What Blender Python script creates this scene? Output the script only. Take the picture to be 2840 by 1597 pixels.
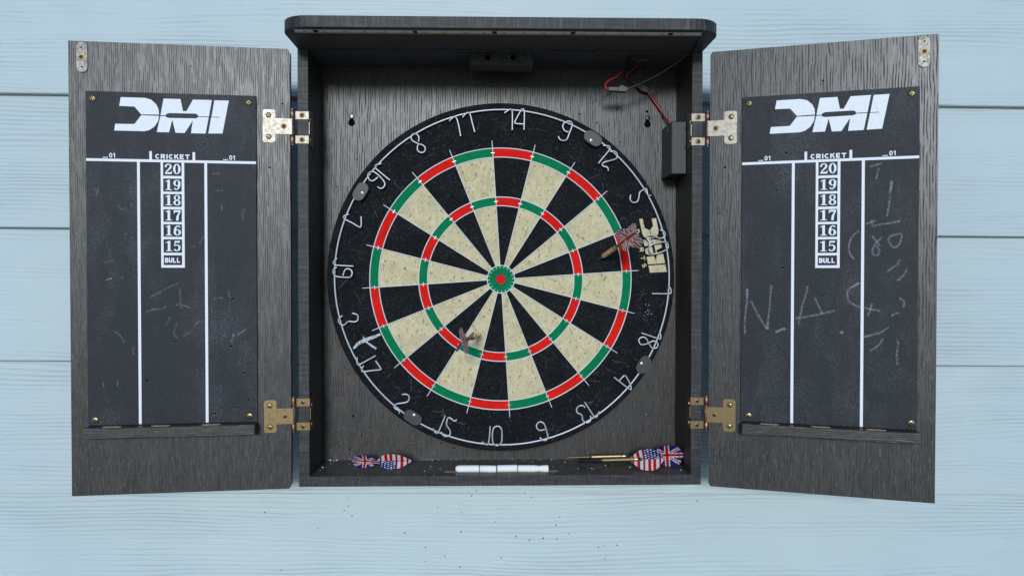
import bpy, bmesh, math, random
from math import sin, cos, pi, radians, hypot, atan2
from mathutils import Vector, Matrix, geometry
random.seed(7)
SC = bpy.context.scene
COL = SC.collection
for o in list(bpy.data.objects):
    bpy.data.objects.remove(o)

# ------------------------------------------------------------------ camera
cam_data = bpy.data.cameras.new('camera')
cam = bpy.data.objects.new('camera', cam_data)
COL.objects.link(cam)
cam_data.sensor_width = 36.0
cam_data.lens = 27.474
cam_data.clip_start = 0.01
cam_data.clip_end = 200.0
YAW, PITCH, ROLL = 0.02396, 0.01648, 0.00054
fwd = Vector((sin(YAW) * cos(PITCH), cos(YAW) * cos(PITCH), -sin(PITCH)))
rgt = Vector((cos(YAW), -sin(YAW), 0))
upv = rgt.cross(fwd)
r2 = rgt * cos(ROLL) + upv * sin(ROLL)
u2 = upv * cos(ROLL) - rgt * sin(ROLL)
mw = Matrix((r2, u2, -fwd)).transposed().to_4x4()
mw.translation = (-0.00999, -1.02054, 0.00549)
cam.matrix_world = mw
SC.camera = cam

# ------------------------------------------------------------------ sky, sun, exposure
SUN_EL, SUN_AZ = radians(12.5), radians(-4.0)      # azimuth measured from straight in front of the wall
world = bpy.data.worlds.new('World')
SC.world = world
world.use_nodes = True
wn = world.node_tree
bg = wn.nodes['Background']
sky = wn.nodes.new('ShaderNodeTexSky')
sky.sky_type = 'NISHITA'
sky.sun_disc = False
sky.sun_elevation = SUN_EL
sky.sun_rotation = radians(180.0) - SUN_AZ
sky.dust_density = 0.0
sky.air_density = 1.0
sky.ozone_density = 3.0
wn.links.new(sky.outputs[0], bg.inputs[0])
bg.inputs[1].default_value = 0.10
sun_data = bpy.data.lights.new('sun', 'SUN')
sun_data.energy = 1.5
sun_data.angle = radians(10.0)
sun_data.color = (0.92, 0.968, 1.0)
sun = bpy.data.objects.new('sun', sun_data)
COL.objects.link(sun)
to_sun = Vector((sin(SUN_AZ) * cos(SUN_EL), -cos(SUN_AZ) * cos(SUN_EL), sin(SUN_EL)))
sun.rotation_euler = to_sun.to_track_quat('Z', 'Y').to_euler()
sun.location = to_sun * 6
vs = SC.view_settings
vs.view_transform = 'Standard'
vs.look = 'None'
vs.gamma = 1.0
vs.exposure = 0.70
vs.use_curve_mapping = False
SC.render.engine = 'CYCLES'
SC.render.resolution_x = 1024
SC.render.resolution_y = 575

MM = 0.001

# traced outlines, millimetres
NUM={
'8': [[(-106.5,177.2),(-105.8,182.0),(-107.4,185.8),(-111.3,187.6),(-115.1,185.4),(-115.8,181.0),(-112.6,177.5),(-106.8,174.6),(-101.0,173.0),(-97.8,169.2),(-98.8,164.7),(-102.3,163.1),(-106.8,165.0),(-108.1,169.1),(-107.1,173.6)]],
'16': [[(-154.2,149.1),(-160.0,147.5),(-162.2,145.9),(-161.3,142.7),(-155.5,137.6),(-143.4,127.7)],[(-159.1,119.0),(-155.6,117.0),(-151.7,118.3),(-149.8,122.8),(-152.4,128.0),(-158.7,134.7),(-164.5,138.5),(-168.3,138.1),(-171.2,135.6),(-171.5,131.7),(-169.0,127.6),(-165.8,126.6),(-162.6,128.2),(-158.8,131.5)]],
'7': [[(-196.5,83.9),(-201.9,81.6),(-202.9,79.3),(-200.0,76.6),(-190.8,72.0),(-183.1,67.4),(-180.4,68.9),(-180.4,80.9)]],
'19': [[(-211.6,27.3),(-215.8,22.3),(-215.5,19.6),(-212.4,18.1),(-190.5,16.9)],[(-212.0,15.4),(-215.5,13.1),(-216.7,9.6),(-215.1,5.7),(-211.7,3.4),(-197.1,2.3),(-193.3,4.2),(-192.1,8.1),(-193.6,11.9),(-197.8,13.5),(-201.3,11.9),(-204.0,4.6)]],
'12': [[(132.5,173.6),(137.3,173.1),(140.6,172.5),(141.5,170.3),(139.9,166.7),(126.4,150.5)],[(141.6,165.4),(145.8,166.1),(149.0,165.1),(151.0,161.6),(150.3,157.7),(147.1,155.4),(138.7,153.2),(133.5,151.5),(131.4,149.3),(132.9,146.7),(137.1,145.7),(138.7,144.1),(139.4,140.6)]],
'5': [[(168.7,109.7),(167.7,105.5),(169.0,101.6),(172.6,99.7),(177.1,101.0),(179.1,105.5),(180.0,112.0),(182.3,114.9),(188.2,117.8),(189.8,115.6),(190.1,111.4),(192.1,109.1),(195.0,108.8)]],
'18': [[(207.3,-68.3),(208.6,-73.9),(208.0,-77.1),(205.1,-77.1),(183.2,-69.8)],[(191.9,-81.4),(189.7,-77.5),(186.5,-75.3),(182.5,-75.7),(180.0,-78.9),(180.7,-82.8),(183.6,-85.0),(188.6,-84.3),(193.7,-82.5),(198.7,-80.3),(202.3,-81.4),(204.8,-84.6),(203.7,-88.6),(200.2,-90.0),(196.2,-88.6),(194.4,-85.7),(193.0,-84.3)]],
'13': [[(109.2,-159.8),(120.7,-177.5),(123.3,-179.6),(125.4,-178.6),(128.2,-172.1)],[(109.7,-166.8),(107.1,-164.5),(104.0,-164.2),(100.3,-166.0),(98.5,-169.6),(99.8,-173.8),(104.5,-175.9),(106.1,-179.1),(106.6,-183.2),(109.2,-185.8),(112.9,-186.4),(116.0,-184.8),(117.3,-181.7),(116.8,-177.5)]],
'6': [[(57.2,-195.5),(50.1,-196.2),(46.7,-193.1),(46.5,-189.3),(49.1,-186.0),(52.9,-185.5),(56.2,-187.9),(58.6,-194.1),(60.8,-202.2),(60.8,-206.5),(58.2,-209.4),(54.8,-209.3),(52.5,-207.7),(50.8,-205.7)]],
'10': [[(-14.0,-190.5),(-14.7,-201.9),(-15.9,-211.4),(-17.3,-214.5),(-19.2,-214.7),(-21.1,-213.3),(-24.9,-210.9)],[(1.4,-202.0),(1.0,-195.3),(-1.6,-191.5),(-5.0,-190.8),(-8.8,-192.4),(-10.6,-196.7),(-11.1,-204.8),(-10.4,-211.9),(-7.8,-215.2),(-4.5,-216.0),(-1.2,-214.3),(1.0,-210.5),(1.4,-202.0)]],
'2': [[(-128.2,-149.3),(-123.8,-148.6),(-120.4,-149.9),(-118.9,-153.4),(-120.7,-158.1),(-125.6,-159.8),(-133.7,-160.9),(-137.5,-162.7),(-138.9,-165.0),(-137.2,-167.3),(-133.7,-169.1),(-131.7,-171.2),(-131.7,-173.8)]],
'15': [[(-72.2,-176.9),(-81.0,-197.3),(-83.3,-199.3),(-85.6,-197.9),(-88.8,-193.2)],[(-57.4,-182.2),(-60.6,-183.7),(-63.5,-181.6),(-67.0,-179.3),(-69.3,-181.0),(-70.5,-185.1),(-70.5,-188.6),(-68.2,-192.7),(-65.9,-196.8),(-66.1,-200.9),(-69.3,-203.5),(-73.4,-203.2),(-76.0,-200.8),(-77.5,-197.9)]],
'3': [[(-205.0,-47.2),(-208.8,-50.1),(-209.8,-54.4),(-206.9,-58.3),(-203.1,-59.1),(-199.2,-55.9),(-196.3,-54.3),(-189.6,-54.9),(-185.8,-53.5),(-184.6,-48.7),(-186.7,-45.3),(-192.0,-43.8)]],
'17': [[(-185.9,-100.9),(-186.2,-107.7),(-184.5,-110.4),(-180.1,-108.6),(-162.3,-98.8)],[(-177.7,-111.6),(-180.1,-115.9),(-179.7,-119.1),(-176.3,-119.3),(-166.7,-117.9),(-156.6,-116.9),(-155.6,-115.0),(-162.3,-105.3)]],
'11': [[(-66.8,204.1),(-62.5,208.1),(-59.6,209.4),(-56.9,206.5),(-54.5,197.4),(-52.1,184.6)],[(-49.6,209.0),(-44.8,214.0),(-41.9,214.8),(-39.7,211.9),(-36.8,200.7),(-33.9,190.0)]],
'14': [[(4.5,214.8),(10.3,218.7),(12.9,219.4),(14.6,215.5),(14.5,193.0)],[(29.7,193.1),(30.1,216.9),(27.7,219.7),(25.8,218.1),(18.1,204.0),(19.0,201.4),(29.3,200.4)]],
'9': [[(74.2,185.0),(76.2,181.1),(80.7,179.6),(85.2,181.2),(88.5,188.9),(92.3,199.2),(90.4,203.7),(85.8,204.3),(81.3,201.7),(80.0,197.9),(82.0,192.7),(87.4,190.4)]],
'1': [[(218.6,-9.2),(221.4,-12.4),(221.9,-17.0),(218.7,-18.6),(196.7,-18.6)]],
'4': [[(147.3,-127.4),(167.7,-142.9),(169.8,-141.6),(168.5,-135.9),(163.6,-127.0),(161.1,-125.3),(158.7,-127.0),(154.6,-131.8)]],
'20': [[(207.2,64.4),(211.9,62.4),(213.9,58.9),(212.3,55.0),(208.0,53.4),(202.5,55.0),(197.1,57.7),(192.4,58.0),(189.9,55.7),(190.4,52.6),(193.2,49.9),(193.2,47.9),(192.2,45.2)],[(214.3,49.1),(203.3,47.6),(195.5,44.8),(193.0,40.9),(194.4,35.5),(198.7,33.2),(204.2,34.0),(213.5,37.5),(217.4,41.0),(217.8,44.9),(216.2,48.0),(214.3,49.1)]],
}
LOGO={
'Du': [(39.6,-6.4),(66.6,-6.4),(73.9,-8.3),(79.5,-13.4),(82.3,-19.3),(82.8,-25.9),(62.5,-26.2),(55.0,-17.1),(37.8,-16.8)],
'Dl': [(62.5,-27.3),(82.7,-27.4),(81.7,-33.6),(77.6,-40.2),(71.9,-44.5),(66.3,-46.1),(32.0,-46.1),(33.2,-38.1),(54.8,-37.9)],
'Mu': [(88.1,-6.6),(107.4,-6.6),(110.2,-20.9),(114.4,-20.8),(121.7,-6.8),(143.6,-6.7),(140.0,-26.6),(127.9,-26.6),(126.6,-24.2),(123.9,-23.5),(94.2,-23.7),(91.4,-24.7),(90.0,-26.6),(84.5,-26.4)],
'Ml': [(84.3,-27.6),(90.0,-27.6),(91.3,-28.9),(94.2,-29.6),(124.5,-29.3),(126.8,-28.4),(128.2,-27.5),(139.8,-27.6),(136.1,-47.1),(119.2,-47.2),(121.5,-31.9),(112.0,-47.1),(101.5,-47.1),(97.9,-31.4),(94.1,-46.7),(80.1,-46.7)],
'I': [(146.5,-6.9),(163.3,-6.7),(155.7,-46.6),(139.3,-47.0),(142.7,-27.5),(152.4,-27.7),(152.5,-26.9),(143.0,-26.8)],
}
CHR=[
[(45.3,-11.2),(45.4,-21.5),(44.1,-37.2),(42.7,-51.9),(43.3,-67.5)],
[(50.1,-26.3),(53.9,-34.1),(58.1,-42.8),(63.7,-52.5),(68.9,-60.2)],
[(73.6,-6.7),(72.3,-22.2),(71.5,-36.8),(69.7,-51.4),(69.3,-60.6)],
[(78.6,-63.8),(83.6,-61.3),(90.0,-58.8)],
[(115.0,-7.5),(113.2,-17.1),(109.7,-28.6),(107.5,-39.2),(104.9,-53.6)],
[(122.7,-20.8),(126.7,-29.4),(130.8,-37.9),(133.9,-40.7)],
[(101.7,-46.2),(114.3,-44.4),(133.9,-39.7),(145.4,-36.7)],
[(151.7,-62.2),(155.2,-62.2)],
[(172.2,-3.4),(164.4,-8.2),(160.1,-12.0),(159.1,-18.6),(161.1,-25.2),(166.3,-29.4),(172.4,-31.7),(184.5,-34.3),(194.8,-36.2)],
[(177.9,-66.8),(186.4,-64.7),(195.8,-61.3),(204.3,-55.5)],
[(198.4,-69.1),(192.5,-77.2),(184.0,-83.6)],
[(213.3,-68.8),(214.2,-74.8),(213.0,-86.9),(213.9,-98.1)],
[(215.0,-20.9),(219.2,-23.7),(220.5,-28.3),(218.5,-32.0)],
[(215.1,-37.6),(206.7,-41.5)],
[(186.2,-27.7),(182.8,-39.0),(181.1,-42.8)],
[(206.2,114.1),(204.2,100.3),(203.2,86.4),(201.2,74.2)],
[(178.8,65.9),(189.5,69.8)],
[(185.2,70.5),(185.8,62.3)],
[(186.4,62.9),(195.9,65.0),(206.5,66.6),(216.0,68.7)],
[(215.6,55.4),(217.0,49.0),(214.1,41.0),(208.9,38.1),(204.1,43.4),(203.5,49.2),(207.7,52.1),(214.0,53.7)],
[(185.4,51.8),(190.8,44.7),(194.0,39.5)],
[(196.1,50.5),(189.7,42.4),(186.0,35.4),(187.1,29.6),(191.9,29.6),(193.5,34.2),(189.7,40.1)],
[(215.8,23.6),(211.1,16.7),(201.7,9.7)],
[(222.7,12.6),(219.6,6.2),(212.3,-1.3)],
[(171.3,57.9),(163.8,50.9),(160.6,41.6),(161.2,32.1),(166.2,24.5)],
[(192.2,130.8),(189.1,118.2)],
[(164.2,-9.1),(171.8,-3.8)],
[(195.4,136.5),(182.6,132.4)],
]
CHL=[
[(213.5,-0.7),(206.3,1.7)],
[(196.5,3.6),(193.8,0.7)],
[(163.2,-21.3),(153.2,-16.0),(142.2,-9.4),(132.1,-5.5)],
[(129.4,-10.8),(129.0,-20.4),(128.6,-30.1),(127.2,-35.8)],
[(168.8,-39.4),(159.7,-35.7),(150.5,-35.7),(145.0,-31.9)],
[(135.9,-30.5),(125.8,-31.0),(115.7,-34.9)],
[(141.5,-44.4),(142.9,-50.2),(146.1,-54.9)],
[(133.3,-52.1),(135.6,-59.8),(136.6,-65.6),(132.5,-70.9)],
[(126.0,-68.6),(118.7,-63.8)],
[(67.7,-66.3),(67.2,-70.1),(70.5,-76.9)],
[(63.0,-67.8),(52.7,-60.6)],
[(79.8,-68.1),(76.1,-66.7)],
[(73.0,-12.9),(72.1,-19.6),(70.7,-22.6)],
[(90.7,-23.5),(79.6,-22.0)],
[(182.6,-81.4),(183.6,-86.2),(182.2,-90.5)],
[(201.4,-120.3),(201.0,-128.0)],
[(217.6,-122.9),(217.2,-128.6)],
[(112.2,-55.2),(106.6,-49.9)],
[(204.1,-62.1),(197.9,-67.4),(193.4,-75.5)],
[(199.7,90.0),(196.4,84.1),(190.8,85.4)],
[(185.1,90.2),(182.9,86.7)],
[(226.4,106.8),(221.9,107.5),(223.1,99.2)],
[(88.0,107.1),(78.7,107.9)],
[(90.7,127.5),(82.1,128.3)],
[(81.1,89.7),(80.0,84.3)],
[(53.2,85.9),(56.1,79.8),(55.6,71.3)],
[(215.9,20.0),(203.6,23.0)],
[(117.2,40.1),(111.4,39.5)],
[(106.8,43.1),(102.1,51.6)],
[(192.1,53.9),(189.9,54.5)],
]

# ------------------------------------------------------------------ materials
class NT:
    def __init__(s, name):
        s.m = bpy.data.materials.new(name)
        s.m.use_nodes = True
        s.t = s.m.node_tree
        s.b = s.t.nodes['Principled BSDF']
    def n(s, kind, **kw):
        nd = s.t.nodes.new('ShaderNode' + kind)
        for k, v in kw.items():
            setattr(nd, k, v)
        return nd
    def l(s, a, b):
        s.t.links.new(a, b)
    def val(s, sock, v):
        if hasattr(v, 'is_linked'):
            s.l(v, sock)
        elif isinstance(v, (tuple, list)) and len(v) == 3 and sock.type == 'RGBA':
            sock.default_value = (*v, 1)
        else:
            sock.default_value = v
    def math(s, op, a, b=0.0, c=None, clamp=False):
        nd = s.n('Math', operation=op, use_clamp=clamp)
        s.val(nd.inputs[0], a); s.val(nd.inputs[1], b)
        if c is not None:
            s.val(nd.inputs[2], c)
        return nd.outputs[0]
    def vmath(s, op, a, b):
        nd = s.n('VectorMath', operation=op)
        s.val(nd.inputs[0], a); s.val(nd.inputs[1], b)
        return nd.outputs[0]
    def coord(s, scale=(1, 1, 1), rnd=True):
        o = s.n('TexCoord').outputs['Object']
        if rnd:
            r = s.n('ObjectInfo').outputs['Random']
            k = s.math('MULTIPLY', r, 7.3)
            cv = s.n('CombineXYZ')
            for i in range(3):
                s.l(k, cv.inputs[i])
            o = s.vmath('ADD', o, cv.outputs[0])
        return s.vmath('MULTIPLY', o, scale)
    def noise(s, vec, scale, detail=2.0, rough=0.5, dist=0.0):
        nd = s.n('TexNoise')
        s.l(vec, nd.inputs['Vector'])
        nd.inputs['Scale'].default_value = scale
        nd.inputs['Detail'].default_value = detail
        nd.inputs['Roughness'].default_value = rough
        nd.inputs['Distortion'].default_value = dist
        return nd.outputs[0]
    def ramp(s, f, lo, hi):
        nd = s.n('MapRange', clamp=True)
        s.val(nd.inputs[0], f); nd.inputs[1].default_value = lo; nd.inputs[2].default_value = hi
        return nd.outputs[0]
    def mix(s, f, a, b, mode='MIX'):
        nd = s.n('Mix', data_type='RGBA', blend_type=mode)
        s.val(nd.inputs[0], f); s.val(nd.inputs[6], a); s.val(nd.inputs[7], b)
        return nd.outputs[2]
    def bump(s, h, strength=0.3, dist=0.001):
        nd = s.n('Bump')
        nd.inputs['Strength'].default_value = strength
        nd.inputs['Distance'].default_value = dist
        s.l(h, nd.inputs['Height'])
        s.l(nd.outputs[0], s.b.inputs['Normal'])
    def base(s, c): s.val(s.b.inputs['Base Color'], c)
    def rough(s, r): s.val(s.b.inputs['Roughness'], r)
    def metal(s, v): s.b.inputs['Metallic'].default_value = v
    def spec(s, v): s.b.inputs['Specular IOR Level'].default_value = v

def plain(name, c, rough=0.5, metal=0.0, spec=0.5, var=0.0, vscale=200.0):
    k = NT(name)
    if var:
        f = k.noise(k.coord(), vscale, 3, .6)
        k.base(k.mix(k.ramp(f, .3, .7), tuple(x * (1 - var) for x in c), tuple(min(1, x * (1 + var)) for x in c)))
    else:
        k.base(c)
    k.rough(rough); k.metal(metal); k.spec(spec)
    return k.m

def wood(name, axis, dark, mid, light, pore=.5, period=3.0, rough=.42, figure=1.0):
    """Grey oak laminate: wandering pore lines along the grain, broken up, with pale flecks between."""
    k = NT(name)
    ai = 'XYZ'.index(axis)
    st = lambda f: tuple(f if i == ai else 1 for i in range(3))
    c0 = k.coord()
    sx = k.n('SeparateXYZ'); k.l(c0, sx.inputs[0])
    oth = [i for i in range(3) if i != ai]
    acr = k.math('ADD', sx.outputs[oth[0]], sx.outputs[oth[1]])
    w1 = k.noise(k.vmath('MULTIPLY', c0, st(.16)), 22, 2, .55)
    w2 = k.noise(k.vmath('MULTIPLY', c0, st(.22)), 95, 2, .5)
    w3 = k.noise(c0, 9, 1, .5)
    ph = k.math('ADD', k.math('MULTIPLY', acr, 6283.0 / period), k.math('MULTIPLY', w1, 20.0 * figure))
    ph = k.math('ADD', ph, k.math('ADD', k.math('MULTIPLY', w2, 10.0), k.math('MULTIPLY', w3, 14.0 * figure)))
    line = k.ramp(k.math('SINE', ph), .35, 1.0)
    gate = k.ramp(k.noise(k.vmath('MULTIPLY', c0, st(.14)), 210, 2, .6), .40, .60)
    lines = k.math('MULTIPLY', line, gate)
    fine = k.noise(k.vmath('MULTIPLY', c0, st(.055)), 1250, 2, .6)
    grit = k.noise(k.vmath('MULTIPLY', c0, st(.15)), 820, 2, .6)
    band = k.noise(k.vmath('MULTIPLY', c0, st(.12)), 34, 2, .5)
    col = k.mix(k.ramp(band, .3, .7), mid, light)
    col = k.mix(k.math('MULTIPLY', lines, pore), col, dark)
    col = k.mix(k.math('MULTIPLY', k.ramp(fine, .38, .60), .9), k.mix(.55, col, dark), col)
    fl = k.math('MULTIPLY', k.ramp(grit, .58, .71), .52)
    col = k.mix(fl, col, tuple(min(1, x * 3.0) for x in light))
    # saw-mark scuffs across the grain, sparse
    s2 = tuple(1.0 if i == ai else .10 for i in range(3))
    sc = k.noise(k.vmath('MULTIPLY', c0, s2), 260, 2, .6)
    gt = k.ramp(k.noise(c0, 14, 2, .5), .58, .74)
    col = k.mix(k.math('MULTIPLY', k.math('MULTIPLY', k.ramp(sc, .58, .72), gt), .45), col, tuple(min(1, x * 2.6) for x in light))
    k.base(col); k.spec(.42)
    k.rough(k.math('ADD', k.math('MULTIPLY', fine, .2), k.math('MULTIPLY_ADD', lines, .2, rough - .14)))
    k.bump(k.math('SUBTRACT', k.math('MULTIPLY', fine, .35), lines), .4, .0004)
    return k.m

def linen(name, axis):
    """Edge banding: fine cross-hatched threads."""
    k = NT(name)
    c0 = k.coord()
    sa = [.06, .06, .06]; sb = [1, 1, 1]
    i = 'XYZ'.index(axis)
    sa = tuple(.05 if j == i else 1 for j in range(3)); sb = tuple(1 if j == i else .08 for j in range(3))
    a = k.noise(k.vmath('MULTIPLY', c0, sa), 620, 2, .6)
    b = k.noise(k.vmath('MULTIPLY', c0, sb), 420, 2, .6)
    f = k.math('ADD', k.math('MULTIPLY', a, .65), k.math('MULTIPLY', k.ramp(b, .35, .8), .35))
    col = k.mix(k.ramp(f, .32, .62), (.010, .010, .011), (.048, .046, .048))
    col = k.mix(k.math('MULTIPLY', k.ramp(b, .62, .78), .5), col, (.11, .11, .115))
    k.base(col); k.rough(.55); k.spec(.35)
    k.bump(f, .3, .0004)
    return k.m

def sisal(name, base, fleck, fleck_lo, fleck_hi, dark=None, fscale=420, amount=.8):
    k = NT(name)
    c0 = k.coord()
    d = k.noise(c0, 60, 3, .6, 1.5)
    fib = k.noise(c0, fscale, 3, .65, 2.2)
    col = k.mix(k.ramp(d, .3, .72), tuple(x * .72 for x in base), base)
    col = k.mix(k.math('MULTIPLY', k.math('MULTIPLY', k.ramp(fib, fleck_lo, fleck_hi), amount), k.math('MULTIPLY_ADD', k.ramp(k.noise(c0, 34, 3, .6, .5), .35, .65), .75, .25)), col, fleck)
    mot = k.noise(c0, 120, 4, .7, 1.0)
    col = k.mix(k.math('MULTIPLY', k.ramp(mot, .45, .75), .35), col, tuple(x * .62 for x in base))
    if dark:
        s = k.noise(k.vmath('MULTIPLY', c0, (1, 1, .6)), 400, 2, .5, .8)
        col = k.mix(k.math('MULTIPLY', k.ramp(s, .61, .68), .75), col, dark)
    k.base(col); k.rough(.9); k.spec(.12)
    k.bump(fib, .35, .0008)
    return k.m

MAT = {}
# pale blue fibre-cement siding with embossed timber grain
def make_siding():
    k = NT('blue_siding_paint')
    pz = k.n('SeparateXYZ'); k.l(k.coord(), pz.inputs[0])
    n1 = k.noise(k.coord((.55, 1, 3.2)), 2.6, 2, .5)
    n2 = k.noise(k.coord((.8, 1, 3)), 16, 2, .5)
    ph = k.math('ADD', k.math('MULTIPLY', pz.outputs[2], 1010.0), k.math('ADD', k.math('MULTIPLY', n1, 48.0), k.math('MULTIPLY', n2, 5.0)))
    sn = k.math('SINE', ph)
    rid = k.math('POWER', k.math('MULTIPLY_ADD', sn, .5, .5), 4.0)
    amp = k.ramp(k.noise(k.coord((.35, 1, 2.2)), 9, 3, .6), .38, .70)
    fine = k.noise(k.coord((.2, 1, 1)), 420, 3, .6)
    h = k.math('ADD', k.math('MULTIPLY', k.math('MULTIPLY', rid, amp), -1.0), k.math('MULTIPLY', fine, .25))
    k.bump(h, .66, .0017)
    t = k.noise(k.coord(), 6, 3, .55)
    col = k.mix(k.ramp(t, .3, .7), (.428, .502, .522), (.466, .540, .558))
    br = k.noise(k.coord((.06, 1, 1)), 160, 3, .6)
    col = k.mix(k.math('MULTIPLY', k.ramp(br, .35, .75), .22), col, (.51, .58, .60))
    dirt = k.math('MULTIPLY', k.ramp(k.noise(k.coord((.6, 1, 1)), 38, 5, .7), .62, .8), .22)
    k.base(k.mix(dirt, col, (.30, .33, .33)))
    k.rough(.5); k.spec(.4)
    return k.m
MAT['siding'] = make_siding()
WD, WM, WL = (.0075, .007, .007), (.037, .0318, .0292), (.050, .0432, .0398)
MAT['oak_v'] = wood('grey_oak_vertical', 'Z', WD, WM, WL, pore=.42, period=2.1, figure=.75)
MAT['oak_v2'] = wood('grey_oak_vertical_coarse', 'Z', WD, WM, WL, pore=.66, period=3.2, figure=.75)
MAT['oak_h'] = wood('grey_oak_horizontal', 'X', (.018, .017, .016), (.068, .061, .055), (.102, .092, .083), pore=.6, period=3.5, rough=.5)
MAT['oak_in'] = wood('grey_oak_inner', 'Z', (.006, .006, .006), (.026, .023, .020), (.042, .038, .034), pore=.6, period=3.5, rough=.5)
MAT['oak_rail'] = wood('grey_oak_rail', 'X', WD, WM, WL, pore=.7, period=2.6, figure=.5)
MAT['linen_z'] = linen('linen_edge_vertical', 'Z')
MAT['linen_x'] = linen('linen_edge_horizontal', 'X')
MAT['mdf'] = plain('raw_fibreboard', (.50, .35, .23), .8, var=.2)
MAT['black_edge'] = plain('black_board_edge', (.006, .006, .007), .6)

def make_board():
    k = NT('chalkboard_slate')
    c0 = k.coord()
    g = k.noise(c0, 900, 2, .7)
    d = k.noise(c0, 11, 3, .6)
    col = k.mix(k.ramp(g, .35, .68), (.006, .007, .0095), (.026, .029, .037))
    dust = k.math('MULTIPLY', k.ramp(d, .52, .8), k.ramp(g, .45, .75))
    sm = k.noise(k.vmath('MULTIPLY', c0, (1, 1, .35)), 26, 4, .65)
    col = k.mix(k.math('MULTIPLY', k.math('MULTIPLY', k.ramp(sm, .5, .78), k.ramp(g, .38, .66)), .16), col, (.34, .37, .40))
    col = k.mix(k.math('MULTIPLY', dust, .34), col, (.30, .33, .36))
    k.base(col); k.rough(.6); k.spec(.28)
    k.bump(g, .3, .0004)
    return k.m
MAT['slate'] = make_board()
MAT['print'] = plain('white_print', (.74, .74, .79), .6, var=.10, vscale=700)
def make_chalk_mark(name, lo, hi, amt):
    k = NT(name)
    f = k.noise(k.coord(), 900, 2, .7)
    a = k.math('MULTIPLY', k.ramp(f, lo, hi), amt)
    k.base((.72, .75, .80)); k.rough(.9)
    k.l(a, k.b.inputs['Alpha'])
    return k.m
MAT['chalk_mark'] = make_chalk_mark('chalk_stroke', .40, .74, .36)
MAT['chalk_faint'] = make_chalk_mark('chalk_stroke_faint', .44, .74, .25)
MAT['chalk_smear'] = make_chalk_mark('chalk_smear', .40, .75, .13)
MAT['chalk_bold'] = make_chalk_mark('chalk_stroke_bold', .36, .56, .9)
MAT['chalk'] = plain('chalk', (.82, .81, .80), .9, var=.04, vscale=300)

def brass(name, c, c2, rough, lo=.4, hi=.7):
    k = NT(name)
    f = k.noise(k.coord(), 220, 4, .65)
    k.base(k.mix(k.ramp(f, lo, hi), c, c2)); k.metal(1.0)
    k.rough(k.math('MULTIPLY_ADD', f, .3, rough - .12))
    return k.m
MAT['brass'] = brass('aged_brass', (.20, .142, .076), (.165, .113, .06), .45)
MAT['brass_sheen'] = brass('sky_sheen_brass', (.25, .225, .195), (.215, .175, .135), .45, .45, .8)  # upper-hinge brass, sky reflection painted in as a paler base colour
MAT['brass_screw'] = brass('brass_screw', (.55, .41, .22), (.30, .21, .10), .36)
MAT['rust'] = brass('rusted_barrel', (.42, .24, .16), (.16, .085, .055), .5, .35, .6)
MAT['steel'] = brass('dull_steel', (.12, .112, .105), (.085, .077, .07), .42)
MAT['copper'] = brass('copper_screw', (.80, .55, .45), (.55, .35, .28), .35)
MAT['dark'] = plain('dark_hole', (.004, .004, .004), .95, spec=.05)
MAT['chip'] = plain('splintered_core', (.30, .25, .20), .9)
MAT['wire'] = plain('white_wire', (.62, .63, .65), .35)
MAT['ring_wire'] = plain('galvanised_wire', (.41, .43, .46), .32, metal=.3)
MAT['sis_black'] = sisal('black_sisal', (.0075, .0078, .009), (.15, .155, .165),   .555, .70, fscale=520, amount=.75)
MAT['sis_cream'] = sisal('cream_sisal', (.64, .54, .33), (.78, .70, .50), .5, .7, dark=(.13, .075, .03))
MAT['sis_red'] = sisal('red_sisal', (.74, .014, .008), (.80, .05, .03), .55, .8, amount=.35)
MAT['sis_green'] = sisal('green_sisal', (.002, .19, .07), (.01, .28, .11), .55, .8, amount=.5)
MAT['clip'] = plain('dark_grey_plastic', (.015, .017, .021), .5)
MAT['black_plastic'] = plain('black_plastic', (.009, .010, .012), .45)
MAT['black_rubber'] = plain('black_cable', (.010, .010, .011), .4)
MAT['red_cable'] = plain('red_cable', (.50, .018, .025), .35)
MAT['strip_white'] = plain('white_light_strip', (.85, .81, .72), .5)
MAT['led'] = plain('amber_light_chip', (.75, .42, .06), .4)
MAT['dart_brass'] = brass('dart_brass', (.72, .52, .26), (.48, .33, .15), .3)
MAT['dart_worn'] = brass('worn_dart_barrel', (.50, .36, .22), (.33, .22, .13), .55)
MAT['shaft'] = plain('black_shaft', (.012, .012, .014), .22)
MAT['shaft_olive'] = plain('smoked_shaft', (.055, .045, .022), .25)
MAT['fibre'] = plain('torn_fibre', (.14, .14, .15), .9)
MAT['crumb'] = plain('chalk_crumb', (.55, .53, .50), .9, var=.3, vscale=90)
def make_flight(name, fade):
    k = NT(name)
    a = k.n('VertexColor', layer_name='print')
    k.base(k.mix(fade, a.outputs[0], (1.0, .72, .62)))
    k.rough(.3); k.spec(.5)
    tr = k.n('BsdfTranslucent'); k.l(a.outputs[0], tr.inputs[0])
    mx = k.n('MixShader'); mx.inputs[0].default_value = .55
    k.l(k.b.outputs[0], mx.inputs[1]); k.l(tr.outputs[0], mx.inputs[2])
    k.l(mx.outputs[0], k.t.nodes['Material Output'].inputs[0])
    return k.m
MAT['flight'] = make_flight('printed_flight', 0.0)
MAT['flight_old'] = make_flight('faded_flight', .25)

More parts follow.
